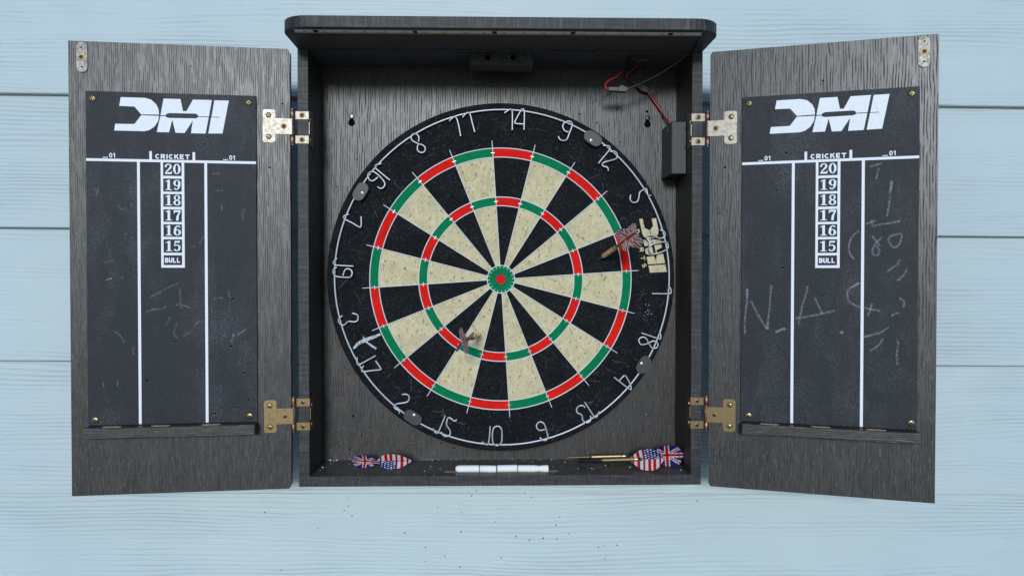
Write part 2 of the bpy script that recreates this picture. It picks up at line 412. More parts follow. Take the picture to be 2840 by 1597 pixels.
# ------------------------------------------------------------------ mesh helpers (millimetres in, metres out)
class B:
    """Collects shapes for ONE mesh object."""
    def __init__(s):
        s.v = []; s.f = []; s.mi = []
    def add(s, vs, fs, mi=0):
        o = len(s.v)
        s.v += [tuple(map(float, p)) for p in vs]
        s.f += [tuple(i + o for i in f) for f in fs]
        s.mi += [mi] * len(fs)
    def box(s, x0, x1, y0, y1, z0, z1, bev=0.0, mi=0):
        b = bmesh.new()
        bmesh.ops.create_cube(b, size=1)
        for v in b.verts:
            v.co = Vector(((x0 + x1) / 2 + v.co.x * (x1 - x0), (y0 + y1) / 2 + v.co.y * (y1 - y0), (z0 + z1) / 2 + v.co.z * (z1 - z0)))
        if bev:
            bmesh.ops.bevel(b, geom=list(b.edges), offset=bev, segments=2, profile=.5, affect='EDGES')
        s.bm(b, mi)
    def bm(s, b, mi=0):
        b.verts.index_update()
        s.add([v.co for v in b.verts], [[v.index for v in f.verts] for f in b.faces], mi)
        b.free()
    def prism(s, outer, holes, h0, h1, frame, mi=0):
        """2D outline with holes, extruded from h0 to h1; frame(a, b, h) -> xyz."""
        loops = [outer] + list(holes)
        flat = [p for lp in loops for p in lp]
        tri = geometry.tessellate_polygon([[Vector((p[0], p[1], 0)) for p in lp] for lp in loops])
        n = len(flat)
        vs = [frame(p[0], p[1], h0) for p in flat] + [frame(p[0], p[1], h1) for p in flat]
        fs = [tuple(t) for t in tri] + [tuple(i + n for i in reversed(t)) for t in tri]
        o = 0
        for lp in loops:
            m = len(lp)
            fs += [(o + i, o + (i + 1) % m, n + o + (i + 1) % m, n + o + i) for i in range(m)]
            o += m
        s.add(vs, fs, mi)
    def tube(s, pts, r, sides=8, mi=0, closed=False, caps=True):
        P = [Vector(p) for p in pts]
        n = len(P)
        rr = r if isinstance(r, (list, tuple)) else [r] * n
        ref = None; vs = []
        for i, p in enumerate(P):
            a = P[(i - 1) % n] if (i or closed) else p
            c = P[(i + 1) % n] if (i < n - 1 or closed) else p
            t = (c - a).normalized()
            if ref is None:
                ref = t.orthogonal().normalized()
            ref = (ref - t * ref.dot(t))
            ref = ref.normalized() if ref.length > 1e-6 else t.orthogonal().normalized()
            q = t.cross(ref)
            for k in range(sides):
                an = 2 * pi * k / sides
                vs.append(p + (ref * cos(an) + q * sin(an)) * rr[i])
        fs = []
        for i in range(n if closed else n - 1):
            j = (i + 1) % n
            for k in range(sides):
                l = (k + 1) % sides
                fs.append((i * sides + k, i * sides + l, j * sides + l, j * sides + k))
        if caps and not closed:
            fs.append(tuple(reversed(range(sides)))); fs.append(tuple((n - 1) * sides + k for k in range(sides)))
        s.add(vs, fs, mi)
    def lathe(s, prof, origin, axis, sides=20, mi=0):
        """prof: (distance along axis, radius)."""
        ax = Vector(axis).normalized(); o = Vector(origin)
        s.tube([o + ax * d for d, r in prof], [max(r, .02) for d, r in prof], sides, mi)
    def ribbon(s, pts, w, h, frame, mi=0, closed=False):
        """Flat stroke; w one width or one per point."""
        n = len(pts); ww = w if isinstance(w, (list, tuple)) else [w] * n
        vs = []
        for i in range(n):
            x, y = pts[i]
            px, py = pts[(i - 1) % n] if (i or closed) else pts[i]
            nx, ny = pts[(i + 1) % n] if (i < n - 1 or closed) else pts[i]
            def nrm(ax, ay):
                d = hypot(ax, ay) or 1; return (-ay / d, ax / d)
            n1 = nrm(x - px, y - py); n2 = nrm(nx - x, ny - y)
            if i == 0 and not closed: n1 = n2
            if i == n - 1 and not closed: n2 = n1
            mx, my = n1[0] + n2[0], n1[1] + n2[1]
            d = hypot(mx, my) or 1; mx /= d; my /= d
            k = 1 / max(.5, mx * n1[0] + my * n1[1])
            vs.append(frame(x + mx * ww[i] / 2 * k, y + my * ww[i] / 2 * k, h)); vs.append(frame(x - mx * ww[i] / 2 * k, y - my * ww[i] / 2 * k, h))
        fs = []
        for i in range(n if closed else n - 1):
            j = (i + 1) % n
            fs.append((2 * i, 2 * j, 2 * j + 1, 2 * i + 1))
        s.add(vs, fs, mi)
    def poly(s, pts, h, frame, mi=0):
        tri = geometry.tessellate_polygon([[Vector((p[0], p[1], 0)) for p in pts]])
        s.add([frame(p[0], p[1], h) for p in pts], [tuple(t) for t in tri], mi)
    def build(s, name, mats, parent=None, smooth=False, recalc=True):
        me = bpy.data.meshes.new(name)
        me.from_pydata([(x * MM, y * MM, z * MM) for x, y, z in s.v], [], s.f)
        mats = mats if isinstance(mats, (list, tuple)) else [mats]
        for m in mats:
            me.materials.append(MAT[m])
        for p, i in zip(me.polygons, s.mi):
            p.material_index = i
        if recalc:
            b = bmesh.new(); b.from_mesh(me)
            bmesh.ops.recalc_face_normals(b, faces=b.faces)
            b.to_mesh(me); b.free()
        if smooth:
            for p in me.polygons: p.use_smooth = True
            try: me.set_sharp_from_angle(angle=radians(62))
            except Exception: pass
        o = bpy.data.objects.new(name, me)
        COL.objects.link(o)
        if parent: o.parent = parent
        return o

def XZ(y0): return lambda a, b, h: (a, y0 + h, b)          # facing the camera; h grows away from it
def XY(z0): return lambda a, b, h: (a, b, z0 + h)
FACE = lambda a, b, h: (a, -h, b)                            # h grows towards the camera
def smooth_path(pts, k=4, closed=False):
    P = [Vector(p) for p in pts]; n = len(P); out = []
    for i in range(n - 1 if not closed else n):
        p0 = P[i - 1] if i or closed else P[0] * 2 - P[1]
        p1 = P[i]; p2 = P[(i + 1) % n]
        p3 = P[(i + 2) % n] if (i + 2 < n or closed) else P[-1] * 2 - P[-2]
        for j in range(k):
            t = j / k
            out.append(.5 * (2 * p1 + (p2 - p0) * t + (2 * p0 - 5 * p1 + 4 * p2 - p3) * t * t + (3 * p1 - p0 - 3 * p2 + p3) * t ** 3))
    if not closed: out.append(P[-1])
    return [tuple(p) for p in out]
def circle(cx, cz, r, n=20): return [(cx + r * cos(2 * pi * i / n), cz + r * sin(2 * pi * i / n)) for i in range(n)]
def stadium(cx, cz, L, w, ang=0.0, n=8):
    out = []
    for side in (1, -1):
        for i in range(n + 1):
            a = -pi / 2 + pi * i / n
            out.append((side * ((L - w) / 2 + w / 2 * cos(a)), side * w / 2 * sin(a)))
    c, s = cos(ang), sin(ang)
    return [(cx + x * c - y * s, cz + x * s + y * c) for x, y in out]
def round_rect(x0, x1, z0, z1, r, n=4):
    out = []
    for cx, cz, a0 in ((x1 - r, z1 - r, 0), (x0 + r, z1 - r, 90), (x0 + r, z0 + r, 180), (x1 - r, z0 + r, 270)):
        out += [(cx + r * cos(radians(a0 + 90 * i / n)), cz + r * sin(radians(a0 + 90 * i / n))) for i in range(n + 1)]
    return out
def empty(name, loc=(0, 0, 0)):
    o = bpy.data.objects.new(name, None); COL.objects.link(o)
    o.location = tuple(c * MM for c in loc); o.empty_display_size = .02
    return o
def tag(o, label, cat, group=None, kind=None):
    o['label'] = label; o['category'] = cat
    if group: o['group'] = group
    if kind: o['kind'] = kind
    return o

# Cross-head screw, one shared mesh per kind: origin on the surface, head towards -Y
def screw_mesh(name, r, h, mat, cross=True, countersunk=False):
    b = B()
    if countersunk:
        b.lathe([(0, r * 1.12), (.25, r * 1.12), (.35, r * .98), (.15, r * .86), (.45, r * .74), (.6, 0)], (0, 0, 0), (0, -1, 0), 20)
        top = .62
    else:
        prof = [(-.4, r)] + [(h * sin(radians(a)), r * cos(radians(a)) ** .7 if a < 90 else 0) for a in (0, 18, 36, 52, 68, 80, 88)]
        b.lathe(prof, (0, 0, 0), (0, -1, 0), 20)
        top = h * .985
    if cross:
        w, l = r * .13, r * .52
        for an in (.35, .35 + pi / 2):
            c, s_ = cos(an), sin(an)
            q = [(-l, -w), (l, -w), (l, w), (-l, w)]
            b.prism([(x * c - y * s_, x * s_ + y * c) for x, y in q], [], -top - .12, -top + .5, XZ(0), 1)
    o = b.build(name, [mat, 'dark'], smooth=True)
    me = o.data
    bpy.data.objects.remove(o)
    return me
SCREW = {
    'pan': screw_mesh('pan_head_screw', 4.2, 2.4, 'brass_screw'),
    'small': screw_mesh('small_screw', 3.4, 1.7, 'brass_screw'),
    'sunk': screw_mesh('sunk_screw', 3.3, .6, 'brass', countersunk=True),
    'copper': screw_mesh('copper_screw', 2.3, .7, 'copper'),
    'mount': screw_mesh('mount_screw', 3.7, 1.6, 'copper'),
    'mount_steel': screw_mesh('mount_screw_steel', 3.8, 1.6, 'steel'),
}
def screw(kind, parent, x, y, z, name='screw', rot=None, rz=0.0):
    o = bpy.data.objects.new(name, SCREW[kind]); COL.objects.link(o)
    o.parent = parent
    o.location = (x * MM, y * MM, z * MM)
    o.rotation_euler = (0, random.uniform(0, pi / 2), 0) if rot is None else rot
    if rz: o.rotation_euler = (0, 0, rz)
    return o
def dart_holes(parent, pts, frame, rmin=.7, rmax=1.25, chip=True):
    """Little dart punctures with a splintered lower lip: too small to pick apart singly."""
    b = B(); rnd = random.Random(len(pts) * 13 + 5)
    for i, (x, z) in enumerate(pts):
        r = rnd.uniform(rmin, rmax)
        b.prism([(x + r * (1 + .25 * rnd.random()) * cos(t * pi / 4), z + r * (1 + .25 * rnd.random()) * sin(t * pi / 4)) for t in range(8)], [], 0, .12 + .01 * (i % 5), frame)  # near-black disc: the unlit cavity is put into the colour
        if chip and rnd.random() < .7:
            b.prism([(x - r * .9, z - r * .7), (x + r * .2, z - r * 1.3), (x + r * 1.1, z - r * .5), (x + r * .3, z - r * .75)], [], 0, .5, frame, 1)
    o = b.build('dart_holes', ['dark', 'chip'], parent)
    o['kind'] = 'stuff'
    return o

# ------------------------------------------------------------------ ground in front of the wall (unseen, added below the frame for bounce light)
b = B(); b.add([(-40000, 80, -1350), (40000, 80, -1350), (40000, -80000, -1350), (-40000, -80000, -1350)], [(0, 1, 2, 3)])
MAT['ground'] = plain('brown_ground', (.44, .41, .37), .9, var=.2, vscale=.8)
b.build('ground', 'ground')['kind'] = 'structure'

# ------------------------------------------------------------------ lap siding wall
wall = tag(empty('house_wall'), 'pale blue lap siding wall with embossed wood grain behind the dartboard cabinet', 'wall')
wall.rotation_euler = (0, 0.0074, 0)
EXPO = 180.5
b = B()
prof = [(51.7, 1.5), (52.1, .5), (53.0, 0.0), (62.6, 0.0), (74.6, 206.0), (64.2, 206.0)]
n = len(prof); XW = 1700
b.add([(-XW, y, z) for y, z in prof] + [(XW, y, z) for y, z in prof],
      [tuple(range(n)), tuple(reversed(range(n, 2 * n)))] + [(i, (i + 1) % n, n + (i + 1) % n, n + i) for i in range(n)])
first = b.build('siding_board', 'siding', wall)
boards = []
for k in range(-6, 6):
    o = first if k == -6 else first.copy()
    if k != -6:
        COL.objects.link(o); o.parent = wall
    o.location = (random.uniform(-.05, .05), random.uniform(-.0003, .0003), (245.3 + EXPO * k) * MM)
    boards.append(o)
WALL_HOLES = [(-270,-294),(-209,-304),(-208,-314),(-214,-320),(-203,-327),(-138,-300),(-85,-316),(-52,-324),(-38,-301),(-31,-291),(37,-315),(45,-303),(85,-331),(80,-342),(98,-354),(110,-360),(81,-361),(62,-360),(43,-362),(24,-357),(6,-347),(-5,-337),(-52,-350),(-130,-351),(-101,-371),(-81,-383),(-74,-383),(-101,-390),(-53,-398),(4,-386),(136,-368),(139,-373),(147,-370),(165,-370),(148,-388),(229,-332),(278,-310),(-250,-344),(-299,-400),(-323,-322),(-59,-309),(36,-294)]
def on_board(x, z, h):
    e = 245.3 + EXPO * math.floor((z - 245.3) / EXPO)
    return (x, 51.9 + (z - e) * 12.5 / 204.5 - .25 - h, z)
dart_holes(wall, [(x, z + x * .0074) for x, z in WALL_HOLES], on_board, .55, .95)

# ------------------------------------------------------------------ cabinet
cab = tag(empty('dartboard_cabinet'), 'open dark grey oak dartboard cabinet with two chalkboard doors on the siding wall', 'dartboard cabinet')
HW, T, ZT, ZB, YF = 252.5, 12.8, 286.0, -259.0, -42.0
IN = HW - T; SH = ZB + T
# back panel with two hanging keyholes and four drilled holes right through
holes = []
for x, z in ((-201.6, 211.0), (200.4, 211.0)):
    holes.append([(x + 4.6 * cos(radians(a)), z + 4.6 * sin(radians(a))) for a in range(130, 411, 20)] + [(x + 2.6, z + 9), (x, z + 11), (x - 2.6, z + 9)])
for x, z in ((-199.8, -186.1), (201.6, -185.4), (199.9, 228.4)):
    holes.append(circle(x, z, 1.9, 12))
b = B(); b.prism([(-IN, SH), (IN, SH), (IN, ZT), (-IN, ZT)], holes, 45, 51, XZ(0))
back = b.build('back_panel', 'oak_v2', cab)
for x in (-201.6, 200.4):
    b = B(); b.box(x - 8, x + 8, 49.6, 51.3, 203, 226); b.build('keyhole_shade', 'dark', back)  # added black backing, keeps the lit wall from showing through the keyhole
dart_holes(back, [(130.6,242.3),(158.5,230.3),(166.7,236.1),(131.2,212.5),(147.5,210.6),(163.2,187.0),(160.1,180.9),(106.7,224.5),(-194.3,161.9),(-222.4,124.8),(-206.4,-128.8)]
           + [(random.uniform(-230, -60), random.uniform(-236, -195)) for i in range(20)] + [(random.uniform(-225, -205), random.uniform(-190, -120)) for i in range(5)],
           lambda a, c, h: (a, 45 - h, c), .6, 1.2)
for s in (-1, 1):
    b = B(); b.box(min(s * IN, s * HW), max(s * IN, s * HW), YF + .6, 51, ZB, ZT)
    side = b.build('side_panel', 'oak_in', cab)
    b = B(); b.prism([(s * IN, ZT), (s * HW, ZT), (s * HW, ZB), (s * IN, SH)], [], YF, YF + .55, XZ(0))
    b.build('edge_band', 'linen_z', side)
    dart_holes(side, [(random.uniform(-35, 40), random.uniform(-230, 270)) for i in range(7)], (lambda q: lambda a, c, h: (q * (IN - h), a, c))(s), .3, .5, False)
b = B()
slot = stadium(.5, -21.5, 149, 9.6, 0, 6)
b.prism([(-IN, YF + .6), (IN, YF + .6), (IN, 45), (-IN, 45)], [slot], -4.5, 0, XY(SH))
b.prism([(-IN, YF + .6), (IN, YF + .6), (IN, 45), (-IN, 45)], [], -T, -4.52, XY(SH))
bottom = b.build('bottom_panel', 'oak_h', cab)
b = B(); b.prism([(-HW, ZB), (HW, ZB), (IN, SH), (-IN, SH)], [], YF + .02, YF + .57, XZ(0)); b.build('edge_band', 'linen_x', bottom)
b = B(); b.prism(stadium(.5, -21.5, 148.6, 9.2, 0, 6), [], -4.5, -.7, XY(SH)); b.build('chalk_groove', 'mdf', bottom)
# crown: overhanging lid with rounded front corners, light strip let into its underside
R0 = 30
out = [(-HW, 51), (-HW, -126 + R0)] + [(-HW + R0 + R0 * cos(radians(a)), -126 + R0 + R0 * sin(radians(a))) for a in range(190, 270, 10)] + [(-HW + R0, -126), (HW - R0, -126)] \
    + [(HW - R0 + R0 * cos(radians(a)), -126 + R0 + R0 * sin(radians(a))) for a in range(280, 360, 10)] + [(HW, -126 + R0), (HW, 51)]
b = B()
b.prism(out, [[(-241, -116), (236, -116), (236, -102), (-241, -102)]], 0, 2.4, XY(ZT))
b.prism(out, [], 2.42, 13.0, XY(ZT))
crown = b.build('crown', 'oak_h', cab)
path = out[:]
b = B()
cen = Vector((0, -20))
big = []
for i, p in enumerate(path):
    a = Vector(path[max(0, i - 1)]); c = Vector(path[min(len(path) - 1, i + 1)])
    t = (c - a).normalized(); nv = Vector((t.y, -t.x))
    if nv.dot(Vector(p) - cen) < 0: nv = -nv
    big.append((p[0] + nv.x * .6, p[1] + nv.y * .6))
vs = [(x, y, ZT + .2) for x, y in big] + [(x, y, ZT + 12.8) for x, y in big] + [(x, y, ZT + .2) for x, y in path] + [(x, y, ZT + 12.8) for x, y in path]
m = len(big)
b.add(vs, [(i, i + 1, m + i + 1, m + i) for i in range(m - 1)] + [(i, i + 1, 2 * m + i + 1, 2 * m + i) for i in range(m - 1)] + [(m + i, m + i + 1, 3 * m + i + 1, 3 * m + i) for i in range(m - 1)])
b.build('edge_band', 'linen_x', crown)
b = B(); b.box(-240.8, 235.8, -102.5, -102.02, ZT + .05, ZT + 2.3); b.build('groove_wall', 'mdf', crown)
b = B(); b.box(-240, 233.5, -114.5, -102.7, ZT + 1.25, ZT + 2.3); strip = b.build('light_strip', 'strip_white', crown)
b = B(); b.box(-1.8, 1.8, -1.6, 1.6, -.7, 0)
led = b.build('light_chip', 'led', strip)
for i in range(20):
    o = led if i == 0 else led.copy()
    if i: COL.objects.link(o); o.parent = strip
    o.location = ((-228.1 + 23.1 * i) * MM, -105.6 * MM, (ZT + 1.24) * MM)
b = B(); b.box(-2.6, 2.6, -4.2, 3.6, -.7, .4, .2)
brk = b.build('strip_clip', 'black_plastic', strip)
for i, x in enumerate((-215.4, -100.6, -8.6, 82.9, 197.3)):
    o = brk if i == 0 else brk.copy()
    if i: COL.objects.link(o); o.parent = strip
    o.location = (x * MM, -106.5 * MM, (ZT + 1.3) * MM)
b = B(); b.box(-IN + .1, IN - .1, YF - .2, YF + .9, ZT - .9, ZT - .02); b.build('trim_strip', 'linen_x', cab)
# magnetic catch block under the lid
b = B(); b.box(-40.2, 40.3, -29.4, 6.5, 271.1, ZT - .02, .5); blk = b.build('catch_block', 'oak_h', cab)
b = B(); b.box(-40.0, 40.1, -30, -29.45, 271.2, ZT - .05); b.build('edge_band', 'linen_x', blk)
for x in (-16.7, 15.2):
    b = B(); b.lathe([(0, 4.1), (1.2, 4.1), (1.5, 3.8), (1.5, 3.3), (1.2, 3.1), (1.2, 0)], (x, -30, 278.6), (0, -1, 0), 22)
    b.build('magnet', 'steel', blk, True)
b = B()
for x, y in ((-30.5, -24), (-30.5, -8), (30.5, -24), (30.5, -8)):
    b.lathe([(0, .7), (.25, .7), (.3, 0)], (x, y, 271.1), (0, 0, -1), 8)
b.build('staple_heads', 'steel', blk)['kind'] = 'stuff'

# ------------------------------------------------------------------ lettering kit
def seg(*p): return list(p)
def arc(cx, cy, rx, ry, a0, a1, n=10): return [(cx + rx * cos(radians(a0 + (a1 - a0) * i / n)), cy + ry * sin(radians(a0 + (a1 - a0) * i / n))) for i in range(n + 1)]
# block capitals as centre-line strokes in a 1 x 1 box
SANS = {
    'C': [arc(.5, .5, .38, .39, 50, 310, 12)], 'R': [[(.14, 0), (.14, 1)], [(.14, .89), (.55, .89)] + arc(.58, .68, .26, .21, 90, -90, 6) + [(.14, .47)], [(.45, .45), (.86, 0)]],
    'I': [[(.5, 0), (.5, 1)]], 'K': [[(.14, 0), (.14, 1)], [(.14, .42), (.84, 1)], [(.40, .62), (.88, 0)]], 'E': [[(.15, 0), (.15, 1)], [(.15, .89), (.86, .89)], [(.15, .5), (.78, .5)], [(.15, .11), (.86, .11)]],
    'T': [[(.5, 0), (.5, 1)], [(.03, .88), (.97, .88)]], 'B': [[(.15, 0), (.15, 1)], [(.15, .89), (.52, .89)] + arc(.55, .70, .24, .19, 90, -90, 6) + [(.15, .51)], [(.5, .51)] + arc(.57, .31, .26, .2, 90, -90, 6) + [(.15, .11)]],
    'U': [[(.14, 1), (.14, .4)] + arc(.5, .4, .36, .29, 180, 360, 8) + [(.86, 1)]], 'L': [[(.18, 1), (.18, .0)], [(.18, .11), (.88, .11)]],
    'D': [[(.16, 0), (.16, 1)], [(.16, .88), (.45, .88)] + arc(.47, .5, .37, .38, 90, -90, 8) + [(.16, .12)]], 'A': [[(.04, 0), (.5, .98), (.96, 0)], [(.22, .28), (.78, .28)]],
    'S': [arc(.5, .71, .32, .20, 30, 250, 8) + arc(.5, .30, .34, .20, 70, -150, 8)], '0': [arc(.5, .5, .34, .41, 0, 360, 16)], '1': [[(.58, 0), (.58, 1)], [(.58, .9), (.22, .72)]], '_': [[(0, .04), (1, .04)]],
}
class Layers:
    """Each flat stroke a hair above the last, so none share a plane."""
    def __init__(s, h): s.h = h
    def __call__(s):
        s.h += .004; return s.h
def sans(b, text, x, y, w, h, gap, stroke, lay, frame):
    for ch in text:
        k = .42 if ch == 'I' else 1.0
        for st in SANS[ch]:
            if ch == 'I': st = [(.5 * 1, p[1]) for p in st]
            b.ribbon([(x + p[0] * w * k, y + p[1] * h) for p in st], stroke, lay(), frame)
        x += w * k + gap
    return x
# bold slab-serif figures, (path, widths) in a box .62 wide and 1 high
def ring2(cx, cy, ro, rio, yo, yi): return ('ring', cx, cy, ro, rio, yo, yi)
SERIF = {
    '0': [ring2(.31, .5, .31, .12, .5, .42)],
    '1': [('p', [(.21, .07), (.21, .84), (.05, .80), (.05, .86), (.30, 1.0), (.42, 1.0), (.42, .07), (.58, .07), (.58, 0), (.05, 0), (.05, .07)])],
    '2': [('r', [(.06, .66), (.10, .82), (.20, .93), (.33, .955), (.46, .88), (.50, .74), (.44, .58), (.30, .42), (.14, .24), (.05, .08)], [.17, .17, .12, .08, .14, .19, .19, .14, .11, .08]), ('p', [(.02, 0), (.56, 0), (.61, .30), (.55, .30), (.50, .17), (.06, .17)])],
    '5': [('p', [(.10, 1), (.55, 1), (.52, .83), (.16, .83), (.15, .60), (.09, .48), (.06, .48)]), ('r', [(.10, .50), (.22, .60), (.36, .60), (.48, .48), (.50, .32), (.44, .14), (.30, .045), (.16, .07), (.08, .19)], [.05, .08, .11, .17, .20, .17, .08, .12, .19])],
    '6': [ring2(.32, .31, .30, .11, .31, .245), ('r', [(.12, .30), (.12, .55), (.20, .80), (.32, .945), (.44, .93), (.52, .80)], [.19, .20, .16, .08, .10, .17])],
    '9': [ring2(.31, .69, .30, .11, .31, .245), ('r', [(.51, .70), (.51, .45), (.43, .20), (.31, .055), (.19, .07), (.11, .20)], [.19, .20, .16, .08, .10, .17])],
    '7': [('p', [(.04, 1), (.60, 1), (.60, .86), (.46, .50), (.42, .0), (.22, 0), (.26, .42), (.46, .82), (.14, .82), (.09, .68), (.03, .68)])],
    '8': [ring2(.31, .74, .26, .11, .26, .19), ring2(.31, .26, .30, .12, .27, .19)],
}
def serif(b, ch, x, y, h, lay, frame, wk=1.0):
    for it in SERIF[ch]:
        if it[0] == 'ring':
            _, cx, cy, ro, ri, yo, yi = it
            n = 20; hh = lay()
            vs = [frame(x + (cx + ro * cos(2 * pi * i / n)) * h * wk, y + (cy + yo * sin(2 * pi * i / n)) * h, hh) for i in range(n)] + [frame(x + (cx + ri * cos(2 * pi * i / n)) * h * wk, y + (cy + yi * sin(2 * pi * i / n)) * h, hh) for i in range(n)]
            b.add(vs, [(i, (i + 1) % n, n + (i + 1) % n, n + i) for i in range(n)])
        elif it[0] == 'p':
            b.poly([(x + p[0] * h * wk, y + p[1] * h) for p in it[1]], lay(), frame)
        else:
            b.ribbon([(x + p[0] * h * wk, y + p[1] * h) for p in it[1]], [w * h * .95 for w in it[2]], lay(), frame)

# ------------------------------------------------------------------ doors
AL, AR = 0.11178, 0.32093
DW, DZ0, DZ1, DT = 255.0, -258.7, 282.5, 12.8
def rect(x0, x1, z0, z1): return [(x0, z0), (x1, z0), (x1, z1), (x0, z1)]
def make_door(s):
    sg = lambda lo, hi: (lo, hi) if s > 0 else (-hi, -lo)
    P = lambda u: s * u
    pts = [(P(0), DZ0 + 4), (P(2.5), DZ0), (P(DW), DZ0), (P(DW), DZ1), (P(2.5), DZ1), (P(0), DZ1 - 4)]
    b = B(); b.prism(pts, [], 0.35, DT, XZ(0)); b.prism([(x * .9988, z * .9994) for x, z in pts], [], 0, .36, XZ(0))
    door = b.build('door', 'oak_v2' if s > 0 else 'oak_v', cab)
    door.location = (s * 259.8 * MM, -50.5 * MM, 0)
    door.rotation_euler = (0, 0, AL if s < 0 else -AR)
    door['label'] = 'door with chalk letters scrawled across its scoreboard' if s > 0 else 'door with only faint chalk traces on its scoreboard'
    # scoreboard
    x0, x1 = (-235.0, -39.8) if s < 0 else (38.4, 235.0)
    z1, z0 = 223.2, -174.0
    b = B(); b.box(x0, x1, -3, -.01, z0, z1, .35); b.build('scoreboard', 'slate', door)
    fr = lambda a, c, h: (x0 + a * (x1 - x0) / 195.0, -3.05 - h, z1 + c)
    b = B(); lay = Layers(0)
    for k in LOGO:
        b.poly(LOGO[k], lay(), fr)
    b.build('logo', 'print', door, recalc=False)
    b = B(); lay = Layers(0)
    rc = lambda a0, a1, c0, c1: b.poly(rect(a0, a1, c0, c1), lay(), fr)
    rc(.3, 194.7, -82.7, -79.6)
    bot = z0 - z1 + .5
    rc(57.4, 60.6, bot, -82.6); rc(134.4, 137.6, bot, -82.6)
    rc(71.5, 74.4, -79.7, -69.7); rc(120.9, 123.9, -79.7, -69.9)
    rc(84.2, 87.0, -209.0, -82.6); rc(108.2, 111.2, -209.0, -82.6)
    for c1, c0 in ((-98.9, -102.0), (-117.8, -120.6), (-136.0, -139.0), (-154.1, -156.9), (-172.0, -174.9), (-191.1, -194.1), (-205.9, -209.0)):
        rc(86.9, 108.3, c0, c1)
    b.build('score_grid', 'print', door, recalc=False)
    lay = Layers(.02)
    for num, zz in zip(('20', '19', '18', '17', '16', '15'), (-96.7, -115.9, -134.1, -152.3, -170.4, -189.2)):
        b = B()
        for i, ch in enumerate(num):
            serif(b, ch, 88.9 + i * 9.5, zz, 12.4, lay, fr, 1.12)
        b.build('lettering', 'print', door, recalc=False)
    for word, args in (('BULL', (88.5, -203.1, 4.0, 6.0, .55, 1.35)), ('CRICKET', (78.2, -78.6, 5.35, 5.6, .85, 1.45))):
        b = B(); sans(b, word, *args, lay, fr); b.build('lettering', 'print', door, recalc=False)
    for x in (19.0, 156.3):
        b = B(); b.poly(rect(x, x + 5.8, -78.6, -77.7), lay(), fr); b.build('score_blank', 'print', door, recalc=False)
        b = B(); sans(b, '01', x + 7, -78.4, 3.9, 5.6, .1, 1.05, lay, fr); b.build('lettering', 'print', door, recalc=False)
    # chalk scribbles
    strokes = CHR if s > 0 else CHL
    lay = Layers(.30); f2 = lambda a, c, h: (P(a), -3.05 - h, c)
    for st in strokes:
        p = [(q[0], q[1]) for q in smooth_path([(u, z, 0) for u, z in st], 4)] if len(st) > 2 else st
        b = B(); b.ribbon(p, 2.3 if s > 0 else 2.0, lay(), f2)
        b.build('chalk_stroke', 'chalk_mark' if s > 0 else 'chalk_faint', door, recalc=False)
    lay = Layers(.5)
    extra = (([(206, 116), (204.6, 104)], 3.4), ([(78.6, -63.8), (83.6, -61.3), (90, -58.8)], 3.2), ([(151.5, -62.3), (155.4, -62.0)], 3.6), ([(45.3, -11.2), (45.4, -21.5)], 3.0), ([(69.9, -52), (69.3, -60.6)], 3), ([(178, -66.8), (186.4, -64.7)], 2.6)) if s > 0 \
        else (([(213.5, -.7), (206.3, 1.7)], 1.8), ([(67.7, -66.3), (67.2, -70.1)], 2.2), ([(62, -67), (52.7, -60.6)], 1.4))
    for p, w in extra:
        b = B(); b.ribbon(p, w, lay(), f2); b.build('chalk_stroke', 'chalk_mark', door, recalc=False)
    # chalk rail under the board
    lo, hi = sg(40, 236.5) if s > 0 else sg(40, 234.8)
    b = B(); b.box(lo, hi, -20, -.02, -187.2, -174.6, .7); b.build('chalk_rail', 'oak_rail', door)
    for u in ((72, 130, 190) if s > 0 else (92, 150, 205)):
        b = B(); b.prism(stadium(P(u), -12, 22, 6, 0, 5), [], 0, .35, XY(-174.62)); b.build('rail_slot', 'mdf', door)
    # strike plate and screws
    b = B(); b.prism(stadium(P(239), 262.9, 36, 12.4, pi / 2, 8), [], -1.6, -.01, XZ(0)); b.prism(stadium(P(239), 262.9, 35, 11.4, pi / 2, 8), [], -2.0, -1.55, XZ(0))
    b.build('strike_plate', 'steel', door)
    b = B(); b.lathe([(0, 1.1), (.1, .9), (.12, 0)], (P(239), -2.0, 251.5), (0, -1, 0), 10); b.lathe([(0, 1.0), (.1, .9), (.12, 0)], (P(239.5), -2.0, 274.5), (0, -1, 0), 10)
    b.build('plate_holes', 'dark', door)
    screw('sunk', door, P(239.3), -2.0, 263)
    for u, z in (((226.5, 214.4), (48.1, 214.8), (226.3, -167.2), (48.6, -166.4)) if s < 0 else ((46.3, 215.3), (226.4, 215.3), (47.9, -166.6), (228.6, -165.7))):
        screw('pan', door, P(u), -3.0, z)
    hl = [(96.5,171.5),(68.4,-24.0),(136.6,-74.7),(70.5,-82.0),(55.3,-114.4),(167.9,-120.9),(50.0,-147.0),(63.0,-156.4),(90.0,-163.3)]
    hr = [(89.8,152.5),(78.7,108.8),(87.0,14.0),(131.1,-19.0),(223.5,-64.5)]
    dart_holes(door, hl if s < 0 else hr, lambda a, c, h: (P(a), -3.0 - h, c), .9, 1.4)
    hl = [(116.2,257.1),(8.9,214.9),(24.8,136.9),(38.9,-218.6)]; hr = [(130.7,237.8),(18.2,139.1),(12.3,82.3)]
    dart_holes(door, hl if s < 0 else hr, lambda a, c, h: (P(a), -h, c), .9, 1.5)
    return door
DOOR = {s: make_door(s) for s in (-1, 1)}

